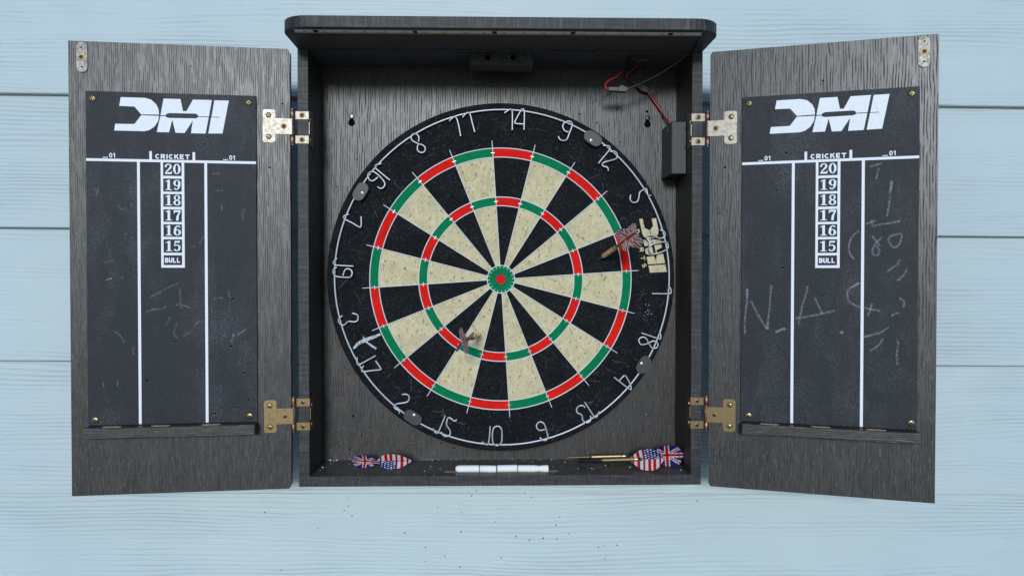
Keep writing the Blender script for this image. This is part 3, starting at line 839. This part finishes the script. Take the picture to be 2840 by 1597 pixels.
def make_hinge(s, zc, top):
    b = B()
    lo, hi = sorted((s * 238.7, s * 255.6))
    b.box(lo, hi, YF - 1.25, YF - .03, zc + 10.3, zc + 20.4, .25)
    b.box(lo, hi, YF - 1.25, YF - .03, zc - 19.6, zc - 9.6, .25)
    b.prism([(YF - 1.2, zc + 20.4), (YF + 21, zc + 24), (YF + 21, zc - 23), (YF - 1.2, zc - 19.6), (YF - 1.2, zc - 9.6), (YF + 3, zc - 7), (YF + 3, zc + 8), (YF - 1.2, zc + 10.3)], [], IN - 1.1, IN - .02, lambda a, c, h: (s * h, a, c))
    h = b.build('hinge', 'brass_sheen' if top else 'brass', cab)
    b = B()
    for z0, z1 in ((10.4, 22), (-20.9, -10)):
        b.lathe([(0, 2.5), (.5, 3.1), (z1 - z0 - .5, 3.1), (z1 - z0, 2.5)], (s * 258.2, -45.6, zc + z0), (0, 0, 1), 16)
    b.lathe([(0, 3.0), (.4, 3.3), (18.2, 3.3), (18.6, 3.0)], (s * 258.2, -45.8, zc - 9.3), (0, 0, 1), 16)
    b.build('barrel', 'rust', h, True)
    b = B(); b.lathe([(0, 1.5), (44, 1.5)], (s * 258.2, -45.6, zc - 21.4), (0, 0, 1), 10); b.build('pin', 'copper', h, True)
    b = B(); r = 3.2
    t = [(-2.5, -9.6), (17.2, -9.6)] + [(17.2 + r + r * cos(radians(a)), -20.2 + r + r * sin(radians(a))) for a in (180, 202, 225, 247, 270)] + [(32.3 - r + r * cos(radians(a)), -20.2 + r + r * sin(radians(a))) for a in (270, 292, 315, 337, 360)] \
        + [(32.3 - r + r * cos(radians(a)), 20.2 - r + r * sin(radians(a))) for a in (0, 22, 45, 67, 90)] + [(17.2 + r + r * cos(radians(a)), 20.2 - r + r * sin(radians(a))) for a in (90, 112, 135, 157, 180)] + [(17.2, 9.6), (-2.5, 9.6)]
    b.prism([(s * u, zc + z) for u, z in t], [], -1.3, -.02, XZ(0))
    lf = b.build('door_leaf', 'brass_sheen' if top else 'brass', h)
    for o in [lf] + [screw('small', h, 0, 0, 0) for i in range(2)] + [screw('sunk', h, 0, 0, 0)]:
        o.rotation_euler = DOOR[s].rotation_euler; o.location = DOOR[s].location
    kids = [o for o in bpy.data.objects if o.parent == h and o.name.startswith('screw')]
    dm = Matrix.Translation(DOOR[s].location) @ DOOR[s].rotation_euler.to_matrix().to_4x4()
    for o, (u, z) in zip(kids, ((25.3, 13.2), (25.0, -13.0), (7.2, 0))):
        o.location = dm @ Vector((s * u * MM, -1.3 * MM, (zc + z) * MM))
    for z in (15.5, -14.8):
        screw('sunk', h, s * 246.8, YF - 1.25, zc + z)
    for z in (11.3, -13.0):
        screw('small', h, s * (IN - 1.1), YF + 8.5, zc + z, rz=s * -pi / 2)
    return h
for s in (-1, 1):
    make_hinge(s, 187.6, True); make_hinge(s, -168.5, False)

# ------------------------------------------------------------------ dartboard
db = tag(empty('dartboard'), 'round bristle dartboard with black, cream, red and green beds and wire numbers', 'dartboard')
b = B(); b.lathe([(0, 224.5), (.6, 226.2), (2.4, 227.2), (20, 227.4), (36, 227.2), (39, 225.5)], (0.8, .7, 2.2), (0, 1, 0), 128)
b.v = [v for v in b.v]
b.build('board_body', 'sis_black', db, True)
b = B(); b.lathe([(0, 40), (5.2, 40)], (0, 39.7, 0), (0, 1, 0), 32); b.build('mounting_plate', 'steel', db)
A0 = 12.7
def sector(r0, r1, a0, a1, n):
    return [(r1 * cos(radians(a0 + (a1 - a0) * i / n)), r1 * sin(radians(a0 + (a1 - a0) * i / n))) for i in range(n + 1)] + [(r0 * cos(radians(a1 + (a0 - a1) * i / n)), r0 * sin(radians(a1 + (a0 - a1) * i / n))) for i in range(n + 1)]
BEDS = (('inner_single', 18.1, 95.5, 4), ('treble_bed', 95.7, 107.0, 5), ('outer_single', 107.2, 158.7, 6), ('double_bed', 158.9, 170.6, 6))
for i in range(20):
    a = A0 - 18 * i
    for nm, r0, r1, n in BEDS:
        bed = nm.endswith('bed')
        m = ('sis_red' if bed else 'sis_black') if i % 2 == 0 else ('sis_green' if bed else 'sis_cream')
        b = B(); b.prism(sector(r0, r1, a - 8.97, a + 8.97, n), [], 0, 3, XZ(0)); b.build(nm, m, db)
b = B(); b.prism(circle(0, 0, 18.0, 48), [circle(0, 0, 6.4, 24)], 0, 3, XZ(0)); b.build('outer_bull', 'sis_green', db)
b = B(); b.prism(circle(0, 0, 6.3, 24), [], 0, 3, XZ(0)); b.build('bullseye', 'sis_red', db)
# spider: ring wires, radial wires, staples
for r, w in ((170.6, .72), (158.8, .66), (107.1, .70), (95.6, .66), (18.0, .62), (6.5, .85)):
    n = 96 if r > 50 else 40
    b = B(); b.tube([(r * cos(2 * pi * i / n), -.35, r * sin(2 * pi * i / n)) for i in range(n)], w, 8, closed=True)
    b.build('ring_wire', 'wire' if r > 10 else 'steel', db, True)
b = B(); b.tube([(14.6, -.6, 0), (40, -.75, 0), (100, -.85, 0), (176, -.85, 0), (180.6, -.3, 0)], [.42, .48, .55, .58, .5], 8)
rw = b.build('radial_wire', 'wire', db, True)
b = B(); b.box(-.55, .55, -1.35, 0, -2.6, 2.6, .2)
st = b.build('staple', 'ring_wire', db)
for i in range(20):
    a = radians(A0 + 9 - 18 * i)
    o = rw if i == 0 else rw.copy()
    if i: COL.objects.link(o); o.parent = db
    o.rotation_euler = (0, -a, 0)
    for j, r in enumerate((164.5, 101.3)):
        q = st if i == 0 and j == 0 else st.copy()
        if i or j: COL.objects.link(q); q.parent = db
        q.location = (r * cos(a) * MM, 0, r * sin(a) * MM); q.rotation_euler = (0, -a, 0)
# wire number ring
n = 120
b = B(); b.tube([(2.3 + 217.6 * cos(2 * pi * i / n), -4.2, 2.0 + 217.6 * sin(2 * pi * i / n)) for i in range(n)], 1.2, 10, closed=True)
ring = b.build('number_ring', 'ring_wire', db, True)
for k in NUM:
    b = B()
    for st_ in NUM[k]:
        b.tube(smooth_path([(x, -6.6 - .35 * sin(i * 1.3), z) for i, (x, z) in enumerate(st_)], 4), 1.05, 8)
    b.build('numeral', 'ring_wire', ring, True)
# black plastic clips holding the ring
for (cx, cz), (sx, sz) in zip([(119.0,182.2),(-180.8,112.7),(185.8,-111.1),(-114.2,-178.6)], [(116.7,179.8),(-178.7,111.0),(183.3,-109.4),(-112.5,-175.6)]):
    an = atan2(cz, cx) + pi / 2
    b = B(); b.prism(stadium(cx, cz, 25, 15.4, an, 10), [], -9.2, .6, XZ(0)); b.prism(stadium(cx, cz, 24, 14.4, an, 10), [], -9.8, -9.1, XZ(0))
    c = b.build('clip', 'clip', db)
    screw('copper', c, sx, -9.8, sz)
# maker's mark and chalk on the outer band
def affine(src, dst):
    m = Matrix([[s[0], s[1], 1] for s in src]).inverted()
    ax = m @ Vector([d[0] for d in dst]); az = m @ Vector([d[1] for d in dst])
    return lambda x, y: (ax[0] * x + ax[1] * y + ax[2], az[0] * x + az[1] * y + az[2])
AF = affine([(32.0, -46.1), (155.7, -46.6), (163.3, -6.7)], [(181.2, 79.0), (195.6, 8.7), (217.9, 9.9)])
b = B(); lay = Layers(-.62)
for k in LOGO:
    b.poly([AF(*p) for p in LOGO[k]], lay(), FACE)
lay = Layers(-.62)
dx, dz = 0.194, -0.981; ux, uz = .981, .194
for ch, (x, z) in zip('DARTS', [(178.9,62.6),(182.1,51.3),(184.5,38.8),(186.2,27.8),(188.0,18.1)]):
    f = lambda a, c, h: (x + (a - 3) * dx + (c - 2.8) * ux, -h, z + (a - 3) * dz + (c - 2.8) * uz)
    for stt in SANS[ch]:
        b.ribbon([(p[0] * 6, p[1] * 5.6) for p in stt], 1.25, lay(), f)
b.build('maker_mark', 'sis_cream', db, recalc=False)
b = B(); lay = Layers(-.5)
b.ribbon([(-192.2,-90.3),(-185.9,-83.5),(-177.1,-79.1),(-167.4,-75.7),(-156.8,-71.6)], [2.4, 4.2, 4.4, 4.0, 3.2], lay(), FACE)
b.ribbon([(-179.5,-74.7),(-176.7,-80.6),(-173.3,-83.0),(-162.6,-90.6)], [1.4, 2.0, 2.2, 2.8], lay(), FACE)
b.build('chalk_mark', 'chalk_bold', db, recalc=False)
b = B(); lay = Layers(-.3); rr = random.Random(5)
for cx, cz, rad, cnt in ((192, -44, 7, 10), (150, 16, 8, 16), (118, 205, 4, 2)):
    for i in range(cnt):
        x = cx + rr.gauss(0, rad * .5); z = cz + rr.gauss(0, rad * .6); l = rr.uniform(.8, 2.2); a = rr.uniform(.4, 1.4)
        b.ribbon([(x, z), (x + l * cos(a), z + l * sin(a))], .55, lay(), FACE)
b.build('chalk_dust', 'chalk_bold', db, recalc=False)['kind'] = 'stuff'
# torn fibres and faint scratches across the black band
b = B(); lay = Layers(-.55); rr = random.Random(11)
for i in range(130):
    r = rr.uniform(175, 222); a = rr.uniform(0, 2 * pi); t = rr.uniform(0, 2 * pi); l = rr.choice((3, 4, 6, 9, 16))
    x, z = r * cos(a), r * sin(a)
    p = [(x, z)]
    for j in range(3):
        t += rr.uniform(-.4, .4); p.append((p[-1][0] + l / 3 * cos(t), p[-1][1] + l / 3 * sin(t)))
    if all(172 < hypot(*q) < 223 for q in p): b.ribbon(p, rr.uniform(.15, .35), lay(), FACE)
b.build('loose_fibres', 'fibre', db, recalc=False)['kind'] = 'stuff'

# ------------------------------------------------------------------ darts
WHITE, REDC, BLUE = (.86, .86, .86), (.68, .010, .016), (.010, .030, .26)
def union(a, r):
    da, q = a - 23.0, r
    if abs(q) < 1.7 or abs(da) < 2.0: return REDC
    if abs(q) < 3.2 or abs(da) < 3.5: return WHITE
    d = abs(abs(da) / 21.0 - abs(q) / 17.0)
    return REDC if d < .075 else WHITE if d < .20 else BLUE
def union_bold(a, r):
    da, q = a - 23.0, r
    if abs(q) < 2.2 or abs(da) < 2.6: return REDC
    if abs(q) < 4.6 or abs(da) < 5.2: return WHITE
    d = abs(abs(da) / 21.0 - abs(q) / 17.0)
    return (.75, .06, .03) if d < .13 else WHITE if d < .34 else (.03, .05, .22)
def stars(a, r, flip=1):
    r = r * flip
    if r > .6 and a > 20:
        row = int((a - 20) / 4.0); off = 2.2 if row % 2 else 0
        ca = 20 + row * 4.0 + 2.0; cr = round((r - 2.6 - off) / 4.4) * 4.4 + 2.6 + off
        return WHITE if hypot(a - ca, r - cr) < 1.15 else BLUE
    return REDC if int(a / 3.5) % 2 else WHITE
OUT = [(0, 1.3), (6, 7.5), (13, 14.6), (19, 17.3), (27, 18), (33, 17.2), (38, 14), (44, 3.5)]
def outline(t, k=1.0):
    for (a, x), (c, y) in zip(OUT, OUT[1:]):
        if a <= t <= c: return (x + (y - x) * (t - a) / (c - a)) * k
    return 1.0
def flight(b_col, angles, pattern, z0, scale=1.0, bend=0.0, rs=1.0):
    """Four printed vanes round the +Z axis; returns a B plus face colours."""
    b = B(); cols = []
    NA, NR = 34, 13
    for vi, an in enumerate(angles):
        for th in (-.14, .14):
            vs = []
            for i in range(NA + 1):
                t = 44.0 * i / NA; w = outline(t)
                for j in range(NR + 1):
                    r = .6 + (w * rs - .6) * j / NR
                    aa = an + bend * (r / 18) ** 2 * (1 if vi % 2 else -1)
                    nx, ny = -sin(aa), cos(aa)
                    vs.append((r * scale * cos(aa) + nx * th, r * scale * sin(aa) + ny * th, z0 + t * scale))
            fs = []
            for i in range(NA):
                for j in range(NR):
                    fs.append((i * (NR + 1) + j, (i + 1) * (NR + 1) + j, (i + 1) * (NR + 1) + j + 1, i * (NR + 1) + j + 1))
                    t = 44.0 * (i + .5) / NA; r = outline(t) * (j + .5) / NR
                    edge = False
                    cols.append(WHITE if edge else pattern(t, r if vi % 2 == 0 else -r))
            b.add(vs, fs)
    return b, cols
def build_flight(name, b, cols, mat, parent=None):
    o = b.build(name, mat, parent, recalc=False)
    at = o.data.color_attributes.new('print', 'FLOAT_COLOR', 'CORNER')
    i = 0
    for p, c in zip(o.data.polygons, cols):
        for k in p.loop_indices:
            at.data[k].color = (*c, 1)
    return o
def make_dart(label, tip, tail, angles, pattern, fs=1.0, barrel='dart_brass', shaft='shaft', fmat='flight', cover=False, group=None, bend=0.0, short=False, z0=110, rs=1.0, size=1.0):
    d = Vector(tail) - Vector(tip)
    root = tag(empty('dart', tip), label, 'dart', group)
    root.rotation_euler = d.to_track_quat('Z', 'Y').to_euler()
    root.scale = (size,) * 3
    if cover:
        b = B(); b.lathe([(0, 2.4), (.8, 2.9), (33, 2.9), (34, 2.7)], (0, 0, 0), (0, 0, 1), 16); b.build('tip_cover', 'shaft', root, True)
    else:
        b = B(); b.lathe([(0, .1), (5, .85), (31, 1.15)], (0, 0, 0), (0, 0, 1), 12); b.build('point', 'dart_worn', root, True)
    pr = [(29.5, 1.2), (30, 2.2), (32, 3.3)]
    t = 33.0
    while t < 72:
        pr += [(t, 3.55), (t + 1.0, 3.55), (t + 1.1, 3.2), (t + 1.55, 3.2)]; t += 1.65
    pr += [(74, 3.4), (79, 3.0), (80, 2.3)]
    b = B(); b.lathe(pr, (0, 0, 0), (0, 0, 1), 18); b.build('barrel', barrel, root, True)
    s0 = 80 if short else z0
    b = B(); b.lathe([(79.5, 2.2), (84, 2.5), (s0 + 2, 2.2), (s0 + 8, 1.0)], (0, 0, 0), (0, 0, 1), 14); b.build('shaft', shaft, root, True)
    fb, cols = flight(None, angles, pattern, 68 if short else z0, fs, bend, rs)
    build_flight('flight', fb, cols, fmat, root)
    return root
def rel(tip, tail, deep):
    t, q = Vector(tip), Vector(tail); return tuple(t - (q - t).normalized() * deep)
def vane_angles(tip, tail, world_angles, side=False):
    """World directions in the wall plane turned into angles round the dart's own axis."""
    q = (Vector(tail) - Vector(tip)).to_track_quat('Z', 'Y').inverted()
    res = []
    for a in world_angles:
        v = q @ (Vector((0, -cos(radians(a)), sin(radians(a)))) if side else Vector((cos(radians(a)), 0, sin(radians(a))))); res.append(atan2(v.y, v.x))
    return res
t1, f1 = (127.7, 0, 25.8), (152.2, -85, 49.6)
make_dart('dart with faded union flag flight stuck in the black twenty bed', rel(t1, f1, 10), f1, vane_angles(t1, f1, (155, 76, -40, -110)), union_bold, barrel='dart_worn', shaft='shaft_olive', fmat='flight_old', z0=100, fs=1.16, size=.82)
t2, f2_ = (-26.3, 0, -71.8), (-42.6, -104, -70.6)
make_dart('dart with stars and stripes flight stuck below the bull near the treble ring', rel(t2, f2_, 10), f2_, vane_angles(t2, f2_, (112, 34, -74, -130)), lambda a, r: stars(a, r, -1), .86, 'dart_worn', 'shaft', 'flight_old', bend=.12, z0=102)
t3, f3 = (91, 34, -241.5), (224, 4, -232.0)
make_dart('brass dart with bright union flag flight lying at the back of the shelf', t3, f3, vane_angles(t3, f3, (64, -60, 208, 152), True), union, rs=.86)
t4, f4 = (104, 14, -241.5), (188, -17, -232.0)
make_dart('brass dart with capped tip and stars and stripes flight on the shelf', t4, f4, vane_angles(t4, f4, (64, -60, 208, 152), True), lambda a, r: stars(a, r, 1), rs=.86, cover=True, short=True)
# two loose flights lying at the other end of the shelf
for label, front, rear, pat, k, fm in (
        ('loose union flag dart flight on the cabinet shelf', (-157.5, -4, -237.5), (-199, 8, -237.5), union, .90, 'flight'),
        ('loose stars and stripes dart flight on the cabinet shelf', (-116.5, -2, -236.5), (-161, -2, -236.5), lambda a, r: stars(a, r, -1), 1.0, 'flight')):
    root = empty('dart_flight', front)
    root.rotation_euler = (Vector(rear) - Vector(front)).to_track_quat('Z', 'Y').to_euler()
    fb, cols = flight(None, vane_angles(front, rear, (62, -58, 206, 154), True), pat, 0, k, 0.0, .62 if k == 1.0 else .56)
    o = build_flight('dart_flight_vanes', fb, cols, fm, root)
    o.name = 'vanes'
    tag(root, label, 'dart flight')

# ------------------------------------------------------------------ chalk in the groove
for i, (x0, x1, lab) in enumerate(((-58.3, -28.3, 'rounded white chalk piece at the flight end of the shelf groove'), (-27.4, -6.2, 'shortest white chalk piece in the middle of the shelf groove'),
                                   (-4.9, 20.8, 'plain white chalk piece lying next to the notched one in the groove'), (21.9, 60.6, 'notched long white chalk piece at the dart end of the groove'))):
    b = B(); L = x1 - x0
    pr = [(0, 3.6), (.8, 4.4), (L - .8, 4.5), (L, 4.2)]
    if i == 0: pr = [(0, 2.2), (1.5, 3.6), (4, 4.4), (L - .6, 4.5), (L, 4.3)]
    if i == 3: pr = [(0, 4.3), (L * .52, 4.5), (L * .62, 4.1), (L * .70, 3.6), (L * .80, 4.2), (L * .86, 4.6), (L, 4.5)]
    b.lathe(pr, (0, 0, 0), (1, 0, 0), 20)
    o = b.build('chalk_stick', 'chalk', None, True)
    o.location = (x0 * MM, -21.5 * MM, (SH + 3.8) * MM)
    o.rotation_euler = (i * 1.1, (.0, .02, -.012, .008)[i], (.012, -.02, .015, -.006)[i])
    tag(o, lab, 'chalk')

# ------------------------------------------------------------------ light wiring
bat = tag(empty('battery_box', (239.6, -13, 136)), 'black plastic battery box fixed to the inner side wall beside the hinge', 'battery box')
b = B(); b.box(-19.6, -.1, 0, 57.8, 0, 68, 1.0); b.build('case', 'black_plastic', bat)
b = B(); b.box(-18.6, -.6, -.5, .2, .8, 67.2, .3); b.build('lid', 'clip', bat)
b = B(); b.box(-20.4, -19.5, 16, 26, 56, 63, .3); b.build('slide_switch', 'black_rubber', bat)
b = B(); b.lathe([(0, .7), (.3, .7), (.35, 0)], (-4.5, -.5, 43), (0, -1, 0), 8); b.build('lid_pin', 'dark', bat)
sw = tag(empty('light_switch', (176, -8, 286)), 'small metal lever switch under the cabinet lid', 'switch')
b = B(); b.box(-11, 13, -14, 14, -6.5, -.05, .6); b.build('switch_body', 'black_rubber', sw)
b = B(); b.prism([(-4, -18), (9.2, -18), (9.2, -5), (-4, -5)], [], -8.4, -7.7, XY(0)); b.lathe([(0, 1.8), (3.0, 1.8)], (-6.5, -16, -7), (0, 0, 1), 12); b.build('lever', 'steel', sw)
b = B()
for x in (-2, 7): b.lathe([(0, 1.1), (.7, 1.0), (.8, 0)], (x, 8, -6.5), (0, 0, -1), 10)
b.build('rivet', 'steel', sw)
def cable(name, label, cat, runs):
    b = B(); mats = []
    for pts, r, m in runs:
        if m not in mats: mats.append(m)
        b.tube(smooth_path(pts, 6), r, 8, mats.index(m))
    return tag(b.build(name, mats, None, True), label, cat)
cable('red_wire', 'thin red wire looping from the lid switch to the upper plug', 'wire',
      [([(169, 4, 280), (163, 3, 276.5), (157, 1, 270.6)], .95, 'black_rubber'), ([(157, 1, 270.6), (149.6, -2, 263.2), (140.3, -5, 258), (135.4, -7, 252.4), (135.6, -8.5, 247.8), (138.0, -9.5, 246.2), (140, -10, 246)], 1.05, 'red_cable')])
pl = tag(empty('plug_connector', (150, -10, 245.2)), 'flat black plug connector hanging from the red wire', 'connector')
b = B(); b.box(-11.5, 2, -3, 3, -2.6, 2.6, .5); b.build('plug', 'black_plastic', pl)
b = B(); b.box(1, 12, -3.8, 3.8, -3.6, 3.2, .5); b.box(3, 9, -2, 2, 3.2, 5.0, .4); b.build('socket', 'black_plastic', pl)
cable('black_cable', 'long black cable sloping from the plug up to the lid corner', 'cable',
      [([(161, -10, 245.5), (163.5, -10, 246.3), (166, -10.5, 246.9)], 1.3, 'red_cable'), ([(164.5, -10.3, 246.6), (178, -14, 251), (193, -20, 257.6), (208, -27, 265), (224, -34, 275.2), (236.6, -41, 284.4), (237.5, -55, 285.0), (237, -80, 285.2), (234, -99, 286.3)], 1.35, 'black_rubber')])
cable('twin_wire', 'twisted red and black wire running down to the battery box', 'wire',
      [([(181, 4, 280), (178, 30, 281.5), (170.3, 38, 275.9), (171.8, 39, 271.6), (178.8, 39, 265.8), (186, 39, 262)], .9, 'red_cable'),
       ([(184, 5, 280), (180, 31, 279.5), (172.0, 39, 274.2), (173.4, 38, 270.0), (180, 38.2, 264), (186, 38.5, 261)], .9, 'black_rubber'),
       ([(197.5, 39, 255.4), (207.3, 39, 242.5), (218.2, 39, 227.1), (221.5, 40.2, 222.0), (226.4, 38, 217.0), (227.8, 34, 210.6), (226, 30, 203.4)], .95, 'red_cable'),
       ([(198.8, 39.8, 254.4), (208.9, 40.2, 242.7), (219.6, 40, 227.8), (220.2, 38.2, 222), (223.5, 36, 216.5), (227.0, 36.4, 211.5), (228, 31, 203.4)], .95, 'black_rubber')])
jc = tag(empty('cable_joint', (192.3, 38.6, 258.2)), 'black taped cable joint on the twin wire in the cabinet corner', 'connector')
jc.rotation_euler = (0, .47, 0)
b = B(); b.box(-9, 9, -3.6, 3.6, -3.4, 3.4, 1.0); b.build('sleeve', 'black_rubber', jc)
b = B(); b.box(-3.5, 6.5, -4.4, 4.4, -4.6, 4.6, .8); b.build('housing', 'black_rubber', jc)
# hanging screws seen through the keyholes
for x, k, lab in ((-201.7, 'mount', 'copper coloured hanging screw in the back panel keyhole'), (200.5, 'mount_steel', 'silver hanging screw in the back panel keyhole below the wiring')):
    root = tag(empty('hanging_screw', (x, 44.0, 219.5)), lab, 'screw')
    screw(k, root, 0, 0, 0, 'screw_head')
    b = B(); b.lathe([(0, 2.0), (10, 2.0)], (0, -.4, 0), (0, 1, 0), 12); b.build('shank', 'steel', root, True)
# chalk crumbs, dust and splinters on the shelf
b = B(); rr = random.Random(3)
def crumb(x, y, z, r):
    q = [Vector((rr.gauss(0, 1), rr.gauss(0, 1), rr.gauss(0, 1))).normalized() * r * rr.uniform(.6, 1.1) for i in range(6)]
    ax = [Vector(v) * r for v in ((1, 0, 0), (-1, 0, 0), (0, 1, 0), (0, -1, 0), (0, 0, .7), (0, 0, -.7))]
    vs = [(x + a.x * rr.uniform(.6, 1.3), y + a.y * rr.uniform(.6, 1.3), z + r * .5 + a.z * rr.uniform(.6, 1.2)) for a in ax]
    b.add(vs, [(0, 2, 4), (2, 1, 4), (1, 3, 4), (3, 0, 4), (2, 0, 5), (1, 2, 5), (3, 1, 5), (0, 3, 5)])
for i in range(150):
    crumb(rr.uniform(-236, 236), 44.2 - abs(rr.gauss(0, 3)), SH, rr.uniform(.3, .9))
for i in range(110):
    y = rr.uniform(-38, 42)
    if -29 < y < -14: continue
    crumb(rr.uniform(-236, 236), y, SH, rr.uniform(.25, .8))
for x, y, r in ((-231, 40, 2.2), (-226, 38, 1.6), (-222, 40, 1.8), (-233, 2, 1.6), (138, 4, 1.7), (169, -6, 1.6), (86, 24, 1.3), (-92, 6, 1.1), (-98, -20, 1.0), (232, -22, 1.5), (120, -14, 1.2), (100, -10, 1.1), (118, -10, 1.0)):
    crumb(x, y, SH, r)
o = b.build('shelf_crumbs', 'crumb')
o['label'] = 'chalk crumbs and dust scattered on the cabinet shelf'; o['category'] = 'crumbs'; o['kind'] = 'stuff'
